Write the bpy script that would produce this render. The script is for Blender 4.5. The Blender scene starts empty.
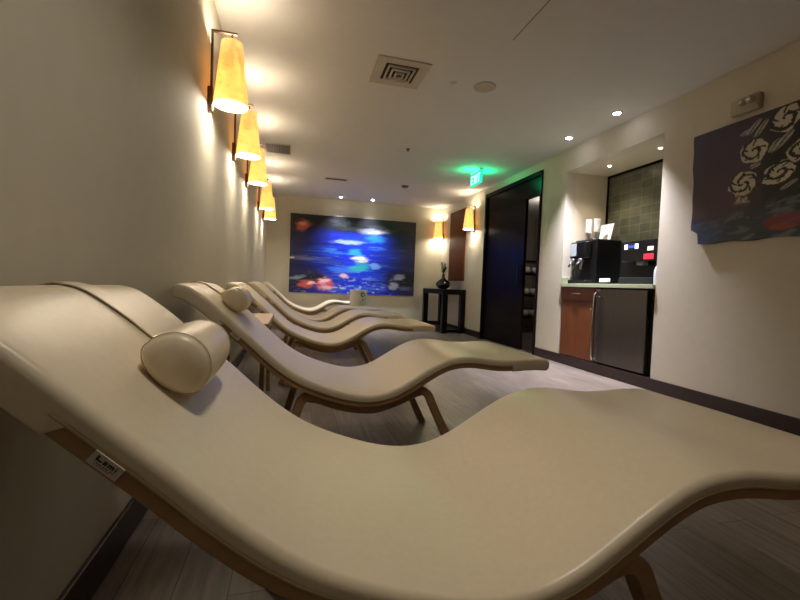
import bpy, bmesh, math, random
import numpy as np
from mathutils import Vector, Matrix

S = bpy.context.scene
COL = S.collection
PI = math.pi
R = math.radians
random.seed(5)

# ------------------------------------------------------------------ helpers
def lin(c):
    if isinstance(c, str):
        c = c.lstrip('#'); c = [int(c[i:i + 2], 16) / 255 for i in (0, 2, 4)]
    return tuple(v / 12.92 if v <= .04045 else ((v + .055) / 1.055) ** 2.4 for v in c)

def mat(name, col, rough=.6, metal=0., var=.0, scale=8., bump=0., emit=None, estr=0., spec=.5, stretch=(1, 1, 1), coat=0.):
    m = bpy.data.materials.new(name); m.use_nodes = True
    nt = m.node_tree; b = nt.nodes['Principled BSDF']
    c = lin(col)
    b.inputs['Roughness'].default_value = rough
    b.inputs['Metallic'].default_value = metal
    b.inputs['Specular IOR Level'].default_value = spec
    b.inputs['Coat Weight'].default_value = coat
    b.inputs['Coat Roughness'].default_value = .12
    tc = nt.nodes.new('ShaderNodeTexCoord')
    mp = nt.nodes.new('ShaderNodeMapping'); mp.inputs['Scale'].default_value = stretch
    nt.links.new(tc.outputs['Object'], mp.inputs['Vector'])
    n = nt.nodes.new('ShaderNodeTexNoise'); n.inputs['Scale'].default_value = scale; n.inputs['Detail'].default_value = 5
    nt.links.new(mp.outputs['Vector'], n.inputs['Vector'])
    r = nt.nodes.new('ShaderNodeValToRGB')
    r.color_ramp.elements[0].position = .3; r.color_ramp.elements[1].position = .7
    r.color_ramp.elements[0].color = (*[max(0, v * (1 - var)) for v in c], 1)
    r.color_ramp.elements[1].color = (*[min(1, v * (1 + var)) for v in c], 1)
    nt.links.new(n.outputs['Fac'], r.inputs['Fac'])
    nt.links.new(r.outputs['Color'], b.inputs['Base Color'])
    if bump:
        bp = nt.nodes.new('ShaderNodeBump'); bp.inputs['Strength'].default_value = bump; bp.inputs['Distance'].default_value = .004
        nt.links.new(n.outputs['Fac'], bp.inputs['Height']); nt.links.new(bp.outputs['Normal'], b.inputs['Normal'])
    if emit:
        b.inputs['Emission Color'].default_value = (*lin(emit), 1); b.inputs['Emission Strength'].default_value = estr
    return m

def obj(name, bm, m=None, parent=None, smooth=False, bevel=0., seg=2, loc=None, mats=None):
    bmesh.ops.recalc_face_normals(bm, faces=bm.faces)
    me = bpy.data.meshes.new(name); bm.to_mesh(me); bm.free()
    for mm in (mats or ([m] if m else [])): me.materials.append(mm)
    if smooth:
        for p in me.polygons: p.use_smooth = True
    o = bpy.data.objects.new(name, me); COL.objects.link(o)
    if parent: o.parent = parent
    if loc is not None: o.location = loc
    if bevel:
        md = o.modifiers.new('bevel', 'BEVEL'); md.width = bevel; md.segments = seg; md.limit_method = 'ANGLE'; md.angle_limit = R(40)
    return o

def tag(o, label=None, cat=None, group=None, kind=None):
    if label: o['label'] = label
    if cat: o['category'] = cat
    if group: o['group'] = group
    if kind: o['kind'] = kind
    return o

def thing(name, label, cat, loc=(0, 0, 0), rz=0., group=None):
    o = bpy.data.objects.new(name, None); COL.objects.link(o); o.empty_display_size = .1
    o.location = loc; o.rotation_euler = (0, 0, rz)
    return tag(o, label, cat, group)

def dup(root, label=None, group=None):
    def cp(o, par):
        c = o.copy(); COL.objects.link(c)
        if par is not None: c.parent = par
        for ch in list(o.children): cp(ch, c)
        return c
    r = cp(root, None)
    if label: r['label'] = label
    if group: r['group'] = group
    return r

def box(bm, x0, x1, y0, y1, z0, z1, mi=0):
    v = [bm.verts.new(p) for p in ((x0, y0, z0), (x1, y0, z0), (x1, y1, z0), (x0, y1, z0), (x0, y0, z1), (x1, y0, z1), (x1, y1, z1), (x0, y1, z1))]
    for f in ((0, 3, 2, 1), (4, 5, 6, 7), (0, 1, 5, 4), (1, 2, 6, 5), (2, 3, 7, 6), (3, 0, 4, 7)):
        bm.faces.new([v[i] for i in f]).material_index = mi
    return bm

def bx(*a): return box(bmesh.new(), *a)

def lathe(pts, n=32, axis='Z', c=(0, 0, 0), bm=None):
    """pts: (radius, height) profile turned about an axis"""
    bm = bm or bmesh.new(); rings = []
    for r, h in pts:
        ring = []
        for k in range(n):
            a = 2 * PI * k / n
            p = (r * math.cos(a), r * math.sin(a), h)
            if axis == 'X': p = (p[2], p[0], p[1])
            if axis == 'Y': p = (p[0], p[2], p[1])
            ring.append(bm.verts.new(Vector(p) + Vector(c)))
        rings.append(ring)
    for a, b in zip(rings, rings[1:]):
        for k in range(n): bm.faces.new((a[k], a[(k + 1) % n], b[(k + 1) % n], b[k]))
    if pts[0][0] > 1e-5: bm.faces.new(rings[0])
    if pts[-1][0] > 1e-5: bm.faces.new(rings[-1])
    bmesh.ops.remove_doubles(bm, verts=bm.verts, dist=1e-6)
    return bm

def catmull(P, n=8):
    P = [Vector(p) for p in P]; out = []
    Q = [2 * P[0] - P[1]] + P + [2 * P[-1] - P[-2]]
    for i in range(1, len(Q) - 2):
        a, b, c, d = Q[i - 1:i + 3]
        for k in range(n):
            t = k / n
            out.append(.5 * ((2 * b) + (c - a) * t + (2 * a - 5 * b + 4 * c - d) * t * t + (3 * b - a - 3 * c + d) * t ** 3))
    out.append(P[-1]); return out

def tube(P, r, n=8, bm=None):
    bm = bm or bmesh.new(); P = [Vector(p) for p in P]; rings = []
    up = Vector((0, 0, 1))
    for i, p in enumerate(P):
        t = (P[min(i + 1, len(P) - 1)] - P[max(i - 1, 0)]).normalized()
        if abs(t.dot(up)) > .95: up = Vector((0, 1, 0)) if abs(t.y) < .9 else Vector((1, 0, 0))
        a = t.cross(up).normalized(); b = t.cross(a).normalized()
        rr = r[i] if isinstance(r, (list, tuple)) else r
        rings.append([bm.verts.new(p + a * rr * math.cos(2 * PI * k / n) + b * rr * math.sin(2 * PI * k / n)) for k in range(n)])
    for a, b in zip(rings, rings[1:]):
        for k in range(n): bm.faces.new((a[k], a[(k + 1) % n], b[(k + 1) % n], b[k]))
    bm.faces.new(rings[0]); bm.faces.new(rings[-1]); return bm

def sweep_xz(path, hw, y0, y1):
    """rectangular bar: in-plane half width hw, from y0 to y1, following a path in the XZ plane"""
    bm = bmesh.new(); rings = []
    for i, p in enumerate(path):
        t = (path[min(i + 1, len(path) - 1)] - path[max(i - 1, 0)]).normalized()
        n = Vector((-t.z, 0, t.x))
        c = Vector((p.x, 0, p.z))
        rings.append([bm.verts.new(c + n * s * hw + Vector((0, yy, 0))) for s, yy in ((1, y0), (1, y1), (-1, y1), (-1, y0))])
    for a, b in zip(rings, rings[1:]):
        for k in range(4): bm.faces.new((a[k], a[(k + 1) % 4], b[(k + 1) % 4], b[k]))
    bm.faces.new(rings[0]); bm.faces.new(rings[-1]); return bm

# ------------------------------------------------------------------ room numbers
XL, XW, YB, YF, ZC = -.52, 3.248, -1.9, 8.76, 2.637
NY0, NY1, NZ, NX = 3.06, 4.43, 2.365, 3.86          # drinks niche in the right wall
DY0, DY1, DZ = 4.93, 6.61, 2.52                     # doorway
CAMZ = .89

# ------------------------------------------------------------------ materials
M = {}
M['wall'] = mat('wall_paint', '#cac2af', .75, var=.02, scale=14, bump=.06)
M['ceil'] = mat('ceiling_paint', '#d0cec8', .85, var=.015, scale=10)
M['nichewall'] = mat('niche_paint', '#d2c8b2', .7, var=.02, scale=12)
M['vinyl'] = mat('cream_vinyl', '#d9cbae', .36, var=.025, scale=60, bump=.03)
M['vinyl_pillow'] = mat('cream_pillow_vinyl', '#dccdb0', .34, var=.02, scale=40, bump=.03)
M['piping'] = mat('tan_piping', '#ad9a72', .5, var=.03)
M['base'] = mat('dark_baseboard', '#2a1a16', .35, var=.15, scale=6, stretch=(1, .2, 1))
M['darkwood'] = mat('dark_wenge', '#180d0a', .26, var=.25, scale=5, stretch=(2, 2, .15), spec=.07)
M['blackwood'] = mat('black_wood', '#0d0a0a', .35, var=.2, scale=6, spec=.25)
M['panelwood'] = mat('red_brown_panel', '#5f2c10', .5, var=.2, scale=5, stretch=(3, 3, .2), spec=.12, coat=.0)
M['cabwood'] = mat('cabinet_cherry', '#6b3a1c', .38, var=.16, scale=5, stretch=(3, 3, .25))
M['tablewood'] = mat('light_beech', '#a98a63', .45, var=.12, scale=7, stretch=(.6, 3, 3))
M['steel'] = mat('brushed_steel', '#6d6863', .36, metal=1., var=.06, scale=40, stretch=(1, 1, .03))
M['chrome'] = mat('chrome', '#d8d6d0', .18, metal=1.)
M['bronze'] = mat('dark_bronze', '#4a3b2d', .4, metal=.7, var=.05)
M['black'] = mat('black_plastic', '#08080a', .3, var=.1, spec=.3)
M['blackmatte'] = mat('matte_black', '#070707', .7, spec=.3)
M['grey'] = mat('grey_plastic', '#6b6b6b', .45)
M['tapgrey'] = mat('tap_grey', '#5b5855', .35, metal=.3)
M['white'] = mat('white_plastic', '#f2efe6', .45, var=.02)
M['paper'] = mat('white_paper', '#e4e0d4', .7, var=.02)
M['labelblue'] = mat('pale_label', '#a7b0b6', .5)
M['tag'] = mat('tag_cloth', '#c9bfab', .7, var=.04)
M['ink'] = mat('black_ink', '#14110f', .7)
M['counter'] = mat('green_glass_counter', '#a9b291', .25, var=.05, scale=20)
M['beige'] = mat('beige_plastic', '#b3a68f', .5)
M['ventwhite'] = mat('vent_white', '#b7ad9a', .6)
M['ventdark'] = mat('vent_dark', '#17130f', .8)
M['ventgrey'] = mat('vent_grey', '#5f5548', .6)
M['seam'] = mat('seam_grey', '#6d655a', .8)
M['towel'] = mat('white_towel', '#cfcac0', .95, var=.05, scale=80, bump=.3)
M['vase'] = mat('black_glaze', '#0b0908', .12, coat=.5)
M['sprig'] = mat('dried_sprig', '#4d3c28', .8, var=.3, scale=30)
M['green'] = mat('green_emblem', '#1f9a6e', .5)
M['red'] = mat('red_mark', '#c03a35', .5)
M['redsticker'] = mat('red_sticker', '#d3263a', .4, emit='#d3263a', estr=.25)  # faint glow added to brighten the red; the sticker is no lamp
M['lcdwhite'] = mat('display_white', '#dfe4ff', .4, emit='#cdd6ff', estr=1.1)
M['lcdblue'] = mat('display_blue', '#20327a', .4, emit='#2a46c0', estr=.6)
M['fog'] = mat('pale_bottle', '#b9c2cc', .2)
M['lens'] = mat('lamp_lens', '#ffffff', .4, emit='#f4f3ff', estr=22)
M['lensn'] = mat('niche_lamp_lens', '#ffffff', .4, emit='#fff4e0', estr=8)

def wood_ply():
    m = mat('oak_plywood', '#a07d56', .45, var=.16, scale=6, stretch=(1.2, 6, 6))
    return m
M['ply'] = wood_ply()

def floor_mat():
    m = bpy.data.materials.new('floor_planks'); m.use_nodes = True
    nt = m.node_tree; b = nt.nodes['Principled BSDF']; N = nt.nodes.new; L = nt.links.new
    tc = N('ShaderNodeTexCoord'); mp = N('ShaderNodeMapping'); mp.inputs['Rotation'].default_value = (0, 0, PI / 2)
    L(tc.outputs['Object'], mp.inputs['Vector'])
    br = N('ShaderNodeTexBrick'); br.offset = .37
    br.inputs['Scale'].default_value = 1; br.inputs['Brick Width'].default_value = 1.2; br.inputs['Row Height'].default_value = .15
    br.inputs['Mortar Size'].default_value = .0014; br.inputs['Bias'].default_value = 0
    br.inputs['Color1'].default_value = (*lin('#867b71'), 1); br.inputs['Color2'].default_value = (*lin('#70655c'), 1); br.inputs['Mortar'].default_value = (*lin('#2c2520'), 1)
    L(mp.outputs['Vector'], br.inputs['Vector'])
    m2 = N('ShaderNodeMapping'); m2.inputs['Scale'].default_value = (14, 1.1, 1); L(tc.outputs['Object'], m2.inputs['Vector'])
    n = N('ShaderNodeTexNoise'); n.inputs['Scale'].default_value = 3; n.inputs['Detail'].default_value = 8; n.inputs['Roughness'].default_value = .65
    L(m2.outputs['Vector'], n.inputs['Vector'])
    mr = N('ShaderNodeMapRange'); mr.inputs['From Min'].default_value = .3; mr.inputs['From Max'].default_value = .7; mr.inputs['To Min'].default_value = .55; mr.inputs['To Max'].default_value = 1.3
    L(n.outputs['Fac'], mr.inputs['Value'])
    mx = N('ShaderNodeMix'); mx.data_type = 'RGBA'; mx.blend_type = 'MULTIPLY'; mx.inputs['Factor'].default_value = 1
    L(br.outputs['Color'], mx.inputs['A']); L(mr.outputs['Result'], mx.inputs['B']); L(mx.outputs['Result'], b.inputs['Base Color'])
    b.inputs['Roughness'].default_value = .33
    bp = N('ShaderNodeBump'); bp.inputs['Strength'].default_value = .15; bp.inputs['Distance'].default_value = .002
    L(n.outputs['Fac'], bp.inputs['Height']); L(bp.outputs['Normal'], b.inputs['Normal'])
    return m
M['floor'] = floor_mat()

def tile_mat():
    m = bpy.data.materials.new('green_tile'); m.use_nodes = True
    nt = m.node_tree; b = nt.nodes['Principled BSDF']; N = nt.nodes.new; L = nt.links.new
    tc = N('ShaderNodeTexCoord'); sp = N('ShaderNodeSeparateXYZ'); cb = N('ShaderNodeCombineXYZ')
    L(tc.outputs['Object'], sp.inputs[0]); L(sp.outputs['Y'], cb.inputs['X']); L(sp.outputs['Z'], cb.inputs['Y'])
    br = N('ShaderNodeTexBrick'); br.offset = 0
    br.inputs['Scale'].default_value = 1; br.inputs['Brick Width'].default_value = .15; br.inputs['Row Height'].default_value = .1
    br.inputs['Mortar Size'].default_value = .004
    br.inputs['Color1'].default_value = (*lin('#6f7160'), 1); br.inputs['Color2'].default_value = (*lin('#5a6053'), 1); br.inputs['Mortar'].default_value = (*lin('#7d7c66'), 1)
    L(cb.outputs[0], br.inputs['Vector'])
    n = N('ShaderNodeTexNoise'); n.inputs['Scale'].default_value = 9; L(tc.outputs['Object'], n.inputs['Vector'])
    mx = N('ShaderNodeMix'); mx.data_type = 'RGBA'; mx.blend_type = 'OVERLAY'; mx.inputs['Factor'].default_value = .35
    L(br.outputs['Color'], mx.inputs['A']); L(n.outputs['Fac'], mx.inputs['B']); L(mx.outputs['Result'], b.inputs['Base Color'])
    b.inputs['Roughness'].default_value = .25
    return m
M['tile'] = tile_mat()

def shade_mat():
    m = bpy.data.materials.new('lamp_shade_paper'); m.use_nodes = True
    nt = m.node_tree; N = nt.nodes.new; L = nt.links.new
    b = nt.nodes['Principled BSDF']; out = nt.nodes['Material Output']
    tc = N('ShaderNodeTexCoord')
    n = N('ShaderNodeTexNoise'); n.inputs['Scale'].default_value = 36; n.inputs['Detail'].default_value = 5; n.inputs['Roughness'].default_value = .7; L(tc.outputs['Object'], n.inputs['Vector'])
    r = N('ShaderNodeValToRGB'); r.color_ramp.elements[0].position = .38; r.color_ramp.elements[1].position = .60
    r.color_ramp.elements[0].color = (*lin('#b8621c'), 1); r.color_ramp.elements[1].color = (*lin('#ffb04c'), 1)
    L(n.outputs['Fac'], r.inputs['Fac']); b.inputs['Base Color'].default_value = (*lin('#f6ead2'), 1); b.inputs['Roughness'].default_value = .8
    L(r.outputs['Color'], b.inputs['Emission Color']); 
    sx = N('ShaderNodeSeparateXYZ'); L(tc.outputs['Object'], sx.inputs[0])
    gr_ = N('ShaderNodeMapRange'); gr_.interpolation_type = 'SMOOTHSTEP'; gr_.inputs['From Min'].default_value = .36; gr_.inputs['From Max'].default_value = .14; gr_.inputs['To Min'].default_value = SHADE_E * .7; gr_.inputs['To Max'].default_value = SHADE_E * 1.25
    L(sx.outputs['Z'], gr_.inputs['Value']); L(gr_.outputs['Result'], b.inputs['Emission Strength'])
    t = N('ShaderNodeBsdfTranslucent'); t.inputs['Color'].default_value = (*lin('#fbe9c4'), 1)
    mx = N('ShaderNodeMixShader'); mx.inputs[0].default_value = .05
    L(b.outputs[0], mx.inputs[1]); L(t.outputs[0], mx.inputs[2]); L(mx.outputs[0], out.inputs['Surface'])
    return m
SHADE_E = .60
M['shade'] = shade_mat()
M['diffuser'] = mat('lamp_diffuser', '#fff3d8', .6, emit='#fff1da', estr=27)
M['uplight_disc'] = mat('added_uplight_glow', '#fff3d8', .6, emit='#ffeccf', estr=40)  # unseen glowing disc, added to throw the sconce's light onto the ceiling
M['exit'] = mat('exit_green_acrylic', '#0a6e50', .3, emit='#00eb9c', estr=.45)
M['exitletter'] = mat('exit_letters', '#c8fff0', .4, emit='#b0ffe8', estr=1.0)

def paint_mat(name, rough=.45):
    m = bpy.data.materials.new(name); m.use_nodes = True
    nt = m.node_tree; b = nt.nodes['Principled BSDF']
    a = nt.nodes.new('ShaderNodeVertexColor'); a.layer_name = 'paint'
    n = nt.nodes.new('ShaderNodeTexNoise'); n.inputs['Scale'].default_value = 40; n.inputs['Detail'].default_value = 6
    bp = nt.nodes.new('ShaderNodeBump'); bp.inputs['Strength'].default_value = .2; bp.inputs['Distance'].default_value = .003
    nt.links.new(n.outputs['Fac'], bp.inputs['Height']); nt.links.new(bp.outputs['Normal'], b.inputs['Normal'])
    nt.links.new(a.outputs['Color'], b.inputs['Base Color']); b.inputs['Roughness'].default_value = rough
    return m

# ------------------------------------------------------------------ room shell
def struct(name, bm, m, **k):
    return tag(obj(name, bm, m, **k), kind='structure')

struct('floor', bx(XL - .1, XW + .1, YB - .1, YF + .1, -.08, 0), M['floor'])
struct('ceiling', bx(XL - .1, XW + .1, YB - .1, YF + .1, ZC, ZC + .08), M['ceil'])
struct('wall_left', bx(XL - .1, XL, YB - .1, YF + .1, 0, ZC), M['wall'])
struct('wall_far', bx(XL, XW, YF, YF + .1, 0, ZC), M['wall'])
struct('wall_back', bx(XL, XW, YB - .1, YB, 0, ZC), M['wall'])
wr = bmesh.new()
TW = .14
for y0, y1, z0, z1 in ((YB - .1, NY0, 0, ZC), (NY0, NY1, NZ, ZC), (NY1, DY0, 0, ZC), (DY0, DY1, DZ, ZC), (DY1, YF + .1, 0, ZC)):
    box(wr, XW, XW + TW, y0, y1, z0, z1)
struct('wall_right', wr, M['wall'])
ni = bmesh.new()
box(ni, XW + TW, NX, NY1, NY1 + .06, 0, NZ + .06)
box(ni, XW + TW, NX, NY0 - .06, NY0, 0, NZ + .06)
box(ni, XW + TW, NX, NY0, NY1, NZ, NZ + .06)
struct('wall_niche', ni, M['nichewall'])
struct('wall_niche_back', bx(NX, NX + .06, NY0 - .06, NY1 + .06, 0, NZ + .06), M['tile'])
tr = bmesh.new()
box(tr, NX - .012, NX, NY0, NY1, NZ - .03, NZ); box(tr, NX - .012, NX, NY1 - .025, NY1, 1.0, NZ - .03)
struct('trim_1', tr, M['darkwood'])
BH = .114
struct('baseboard_left', bx(XL, XL + .015, YB, YF - .015, 0, BH), M['base'], bevel=.003)
struct('baseboard_far', bx(XL, XW, YF - .015, YF, 0, BH), M['base'], bevel=.003)
bb = bmesh.new()
box(bb, XW - .015, XW, YB, DY0, 0, BH); box(bb, XW - .015, XW, DY1, YF - .015, 0, BH)
struct('baseboard_right', bb, M['base'], bevel=.003)
struct('trim_2', bx(1.452, 1.458, YB, 2.66, ZC - .002, ZC), M['seam'])

# the doorway: dark frame, header, leaf standing in its left part, dim passage beyond
fr = bmesh.new()
box(fr, XW - .02, XW + TW + .01, DY0, DY0 + .04, 0, DZ); box(fr, XW - .02, XW + TW + .01, DY1 - .055, DY1, 0, DZ)
box(fr, XW - .02, XW + TW + .01, DY0 + .04, DY1 - .055, DZ - .06, DZ)
d1 = struct('door_1', fr, M['darkwood'], bevel=.004)
obj('header_panel', bx(XW + .01, XW + .05, DY0 + .04, DY1 - .055, 2.2, DZ - .06), M['darkwood'], d1)
leaf = obj('door_leaf', bx(XW + .012, XW + .055, 5.345, DY1 - .055, .012, 2.2), M['darkwood'], d1, bevel=.003)
hd = bmesh.new(); box(hd, XW - .02, XW + .012, 5.41, 5.43, 1.0, 1.02); box(hd, XW - .035, XW - .018, 5.405, 5.435, .95, 1.25); box(hd, XW - .02, XW + .012, 5.41, 5.43, 1.2, 1.22)
obj('door_pull', hd, M['blackwood'], leaf, bevel=.003)
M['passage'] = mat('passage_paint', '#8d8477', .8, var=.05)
struct('floor_passage', bx(XW + .1, 5.7, 4.6, 8.9, -.08, 0), M['floor'])
struct('ceiling_passage', bx(XW + TW, 5.7, 4.6, 8.9, ZC, ZC + .06), M['ceil'])
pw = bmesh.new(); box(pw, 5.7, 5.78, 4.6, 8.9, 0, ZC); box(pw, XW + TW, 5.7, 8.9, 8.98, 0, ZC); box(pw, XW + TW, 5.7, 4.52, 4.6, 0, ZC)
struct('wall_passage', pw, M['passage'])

# ------------------------------------------------------------------ chaise longues
W = .69
PROF = [(-.45, .862), (-.42, .855), (-.389, .838), (-.328, .792), (-.267, .737), (-.206, .681), (-.145, .625), (-.084, .566), (-.023, .513), (.038, .470), (.099, .438), (.16, .413), (.221, .392), (.282, .375), (.343, .365), (.404, .365), (.466, .377), (.527, .402), (.588, .437), (.649, .474), (.71, .507), (.771, .531), (.832, .541), (.893, .542), (.954, .536), (1.015, .527), (1.076, .523), (1.137, .524), (1.198, .527), (1.259, .528), (1.322, .525)]
_c = catmull([(x, 0, z) for x, z in PROF], 3)
PX = np.array([p.x for p in _c]); PZ = np.array([p.z for p in _c])
_tx = np.gradient(PX); _tz = np.gradient(PZ); _l = np.hypot(_tx, _tz); _tx /= _l; _tz /= _l
CX, CY = .40, W / 2                                   # local origin of a chaise: under its middle
def top_z(x): return float(np.interp(x, PX, PZ))

def loft(sec, x0, x1, round_head=False, round_foot=False, nose=.018, wrap=None):
    """sec: closed list of (y, h): h measured along the curve's normal, 0 = top of the cushion"""
    bm = bmesh.new(); rings = []
    hs = [h for _, h in sec]; mid = (max(hs) + min(hs)) / 2
    idx = [i for i in range(len(PX)) if x0 - 1e-6 <= PX[i] <= x1 + 1e-6]
    st = []
    if round_head:
        i = idx[0]
        for ph in (88, 66, 42, 20): st.append((i, -math.sin(R(ph)) * nose, math.cos(R(ph))))
    for i in idx:
        st.append((i, 0, 1))
        if wrap and i + 1 < len(PX):
            for q in wrap:
                if PX[i] < q <= PX[i + 1]: st.append((i, (q - PX[i]) * .985 - .0015, 1)); st.append((i, (q - PX[i]) * .985 + .0015, 1))
    if round_foot:
        i = idx[-1]
        for ph in (20, 42, 66, 88): st.append((i, math.sin(R(ph)) * nose, math.cos(R(ph))))
    for i, adv, k in st:
        t = Vector((_tx[i], 0, _tz[i])); n = Vector((-_tz[i], 0, _tx[i]))
        c = Vector((PX[i], 0, PZ[i])) + t * adv
        ring = []
        s2 = sec; mid2 = mid
        xa = PX[i] + adv * _tx[i]
        if wrap and (xa < wrap[0] or xa > wrap[1]):
            s2 = [(y, h if h > -.018 else h - .028) for y, h in sec]; mid2 = (min(h for _, h in s2) + max(h for _, h in s2)) / 2
        for y, h in s2:
            hh = mid2 + (h - mid2) * k
            yy = CY + (y - CY) * (1 - .022 * (1 - k))
            ring.append(bm.verts.new(c + n * hh + Vector((-CX, yy - CY, 0))))
        rings.append(ring)
    n = len(sec)
    for a, b in zip(rings, rings[1:]):
        for k in range(n): bm.faces.new((a[k], a[(k + 1) % n], b[(k + 1) % n], b[k]))
    bm.faces.new(rings[0]); bm.faces.new(rings[-1]); return bm

def sec_round(y0, y1, h0, h1, rt, rb, crown=0.):
    s = []
    for a in range(0, 91, 18): s.append((y1 - rt + rt * math.cos(R(a)), h1 - rt + rt * math.sin(R(a))))
    for k in range(1, 8):
        t = k / 8; s.append((y1 - rt + (y0 + rt - y1 + rt) * t, h1 + crown * math.sin(PI * t)))
    for a in range(90, 181, 18): s.append((y0 + rt + rt * math.cos(R(a)), h1 - rt + rt * math.sin(R(a))))
    for a in range(180, 271, 30): s.append((y0 + rb + rb * math.cos(R(a)), h0 + rb + rb * math.sin(R(a))))
    for a in range(270, 361, 30): s.append((y1 - rb + rb * math.cos(R(a)), h0 + rb + rb * math.sin(R(a))))
    return s

def edge_line(x0, x1, y, h):
    return [Vector((PX[i] - _tz[i] * h - CX, y - CY, PZ[i] + _tx[i] * h)) for i in range(len(PX)) if x0 <= PX[i] <= x1]

def make_chaise():
    root = thing('spa_lounger', 'x', 'lounger')
    cu = obj('cushion', loft(sec_round(0, W, -.032, 0, .0165, .006, .003), -.45, 1.322, True, True, .024, (-.258, 1.124)), M['vinyl'], root, smooth=True)
    for y in (.002, W - .002):
        obj('piping', tube(edge_line(-.272, 1.122, y, -.031), .0035, 8), M['piping'], cu, smooth=True)
    obj('plywood_shell', loft(sec_round(.004, W - .004, -.057, -.034, .003, .003), -.40, 1.26), M['ply'], root)
    # two bent-wood leg frames, tied by two rails
    path = catmull([(-.036, 0, 0), (.03, 0, .235), (.05, 0, .305), (.068, 0, .342), (.105, 0, .352), (.16, 0, .335), (.25, 0, .304), (.35, 0, .287), (.43, 0, .290), (.53, 0, .322), (.615, 0, .358), (.655, 0, .364), (.684, 0, .345), (.71, 0, .29), (.765, 0, .18), (.855, 0, 0)], 6)
    path = [Vector((p.x - CX, 0, p.z)) for p in path]
    path[0].z = path[-1].z = 0
    for y0 in (.03, W - .03 - .05):
        obj('leg_frame', sweep_xz(path, .019, y0 - CY, y0 + .05 - CY), M['ply'], root, bevel=.005)
    for x, z in ((.12, .33), (.62, .345)):
        obj('cross_rail', bx(x - .02 - CX, x + .02 - CX, .08 - CY, W - .08 - CY, z - .016, z + .012), M['ply'], root, bevel=.004)
    return root

def add_tag(root):
    # white maker's tag sewn under the piping of the near edge
    hx = [-.214, -.175]
    bm = bmesh.new()
    def P(u, v, off=0.):      # u along the edge 0..1, v down 0..1
        x = hx[0] + (hx[1] - hx[0]) * u
        i = int(np.argmin(abs(PX - x))); tx, tz = _tx[i], _tz[i]
        x_ = hx[0]; i0 = int(np.argmin(abs(PX - x_)))
        tx, tz = _tx[i0 + 1], _tz[i0 + 1]
        L = .044
        c = Vector((hx[0], 0, float(np.interp(hx[0], PX, PZ))))
        n = Vector((-tz, 0, tx)); t = Vector((tx, 0, tz))
        p = c + t * L * u + n * (-.029 - .018 * v)
        return Vector((p.x - CX, -.006 - off - CY, p.z))
    def slab(b, u0, u1, v0, v1, o0, o1, mi):
        q = [P(u0, v0, o1), P(u1, v0, o1), P(u1, v1, o1), P(u0, v1, o1), P(u0, v0, o0), P(u1, v0, o0), P(u1, v1, o0), P(u0, v1, o0)]
        v = [b.verts.new(p) for p in q]
        for f in ((0, 1, 2, 3), (7, 6, 5, 4), (0, 4, 5, 1), (1, 5, 6, 2), (2, 6, 7, 3), (3, 7, 4, 0)):
            b.faces.new([v[i] for i in f]).material_index = mi
    slab(bm, 0, 1, 0, 1, -.001, .001, 0)
    t = obj('maker_tag', bm, None, root, mats=[M['tag'], M['ink']])
    t['label'] = 'small white cloth tag with black maker name'
    # lettering: L e m i, then two fine lines of small print
    b = bmesh.new(); o0, o1 = .0008, .0016
    def stroke(u0, u1, v0, v1): slab(b, u0, u1, v0, v1, o0, o1, 0)
    stroke(.16, .22, .16, .50); stroke(.16, .36, .42, .52)                                   # L
    for v in (.26, .36, .46): stroke(.40, .52, v, v + .06)
    stroke(.40, .44, .26, .52); stroke(.49, .52, .26, .40)                                     # e
    stroke(.56, .60, .27, .52); stroke(.56, .74, .26, .33); stroke(.63, .67, .27, .52); stroke(.70, .74, .27, .52)   # m
    stroke(.79, .83, .28, .52); stroke(.79, .83, .17, .22)                                     # i
    for k in range(9): stroke(.17 + .075 * k, .17 + .075 * k + (.05 if k % 3 else .03), .64, .69)
    for k in range(7): stroke(.22 + .075 * k, .22 + .075 * k + (.05 if k % 2 else .035), .78, .82)
    obj('tag_lettering', b, M['ink'], t)

proto = make_chaise()
add_tag(proto)
CH = [(.0, .599, 'large cream padded wave-shaped lounger nearest the camera, filling the foreground'),
      (-.005, 1.886, 'cream wave-shaped lounger second from the front, between the nearest lounger and the wooden side table'),
      (-.03, 3.61, 'cream wave-shaped lounger third from the front, just beyond the small wooden side table'),
      (.01, 4.83, 'cream wave-shaped lounger fourth from the front, its foot before the white bin'),
      (-.04, 5.84, 'cream wave-shaped lounger fifth from the front, partly hidden behind the fourth'),
      (-.035, 7.75, 'cream wave-shaped lounger farthest away, right below the blue painting')]
CHG = 'cream wave loungers in a row along the left wall'
for i, (dx, y, lab) in enumerate(CH):
    o = proto if i == 0 else dup(proto)
    o.location = (dx + CX, y + CY, 0); o['label'] = lab; o['group'] = CHG

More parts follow.
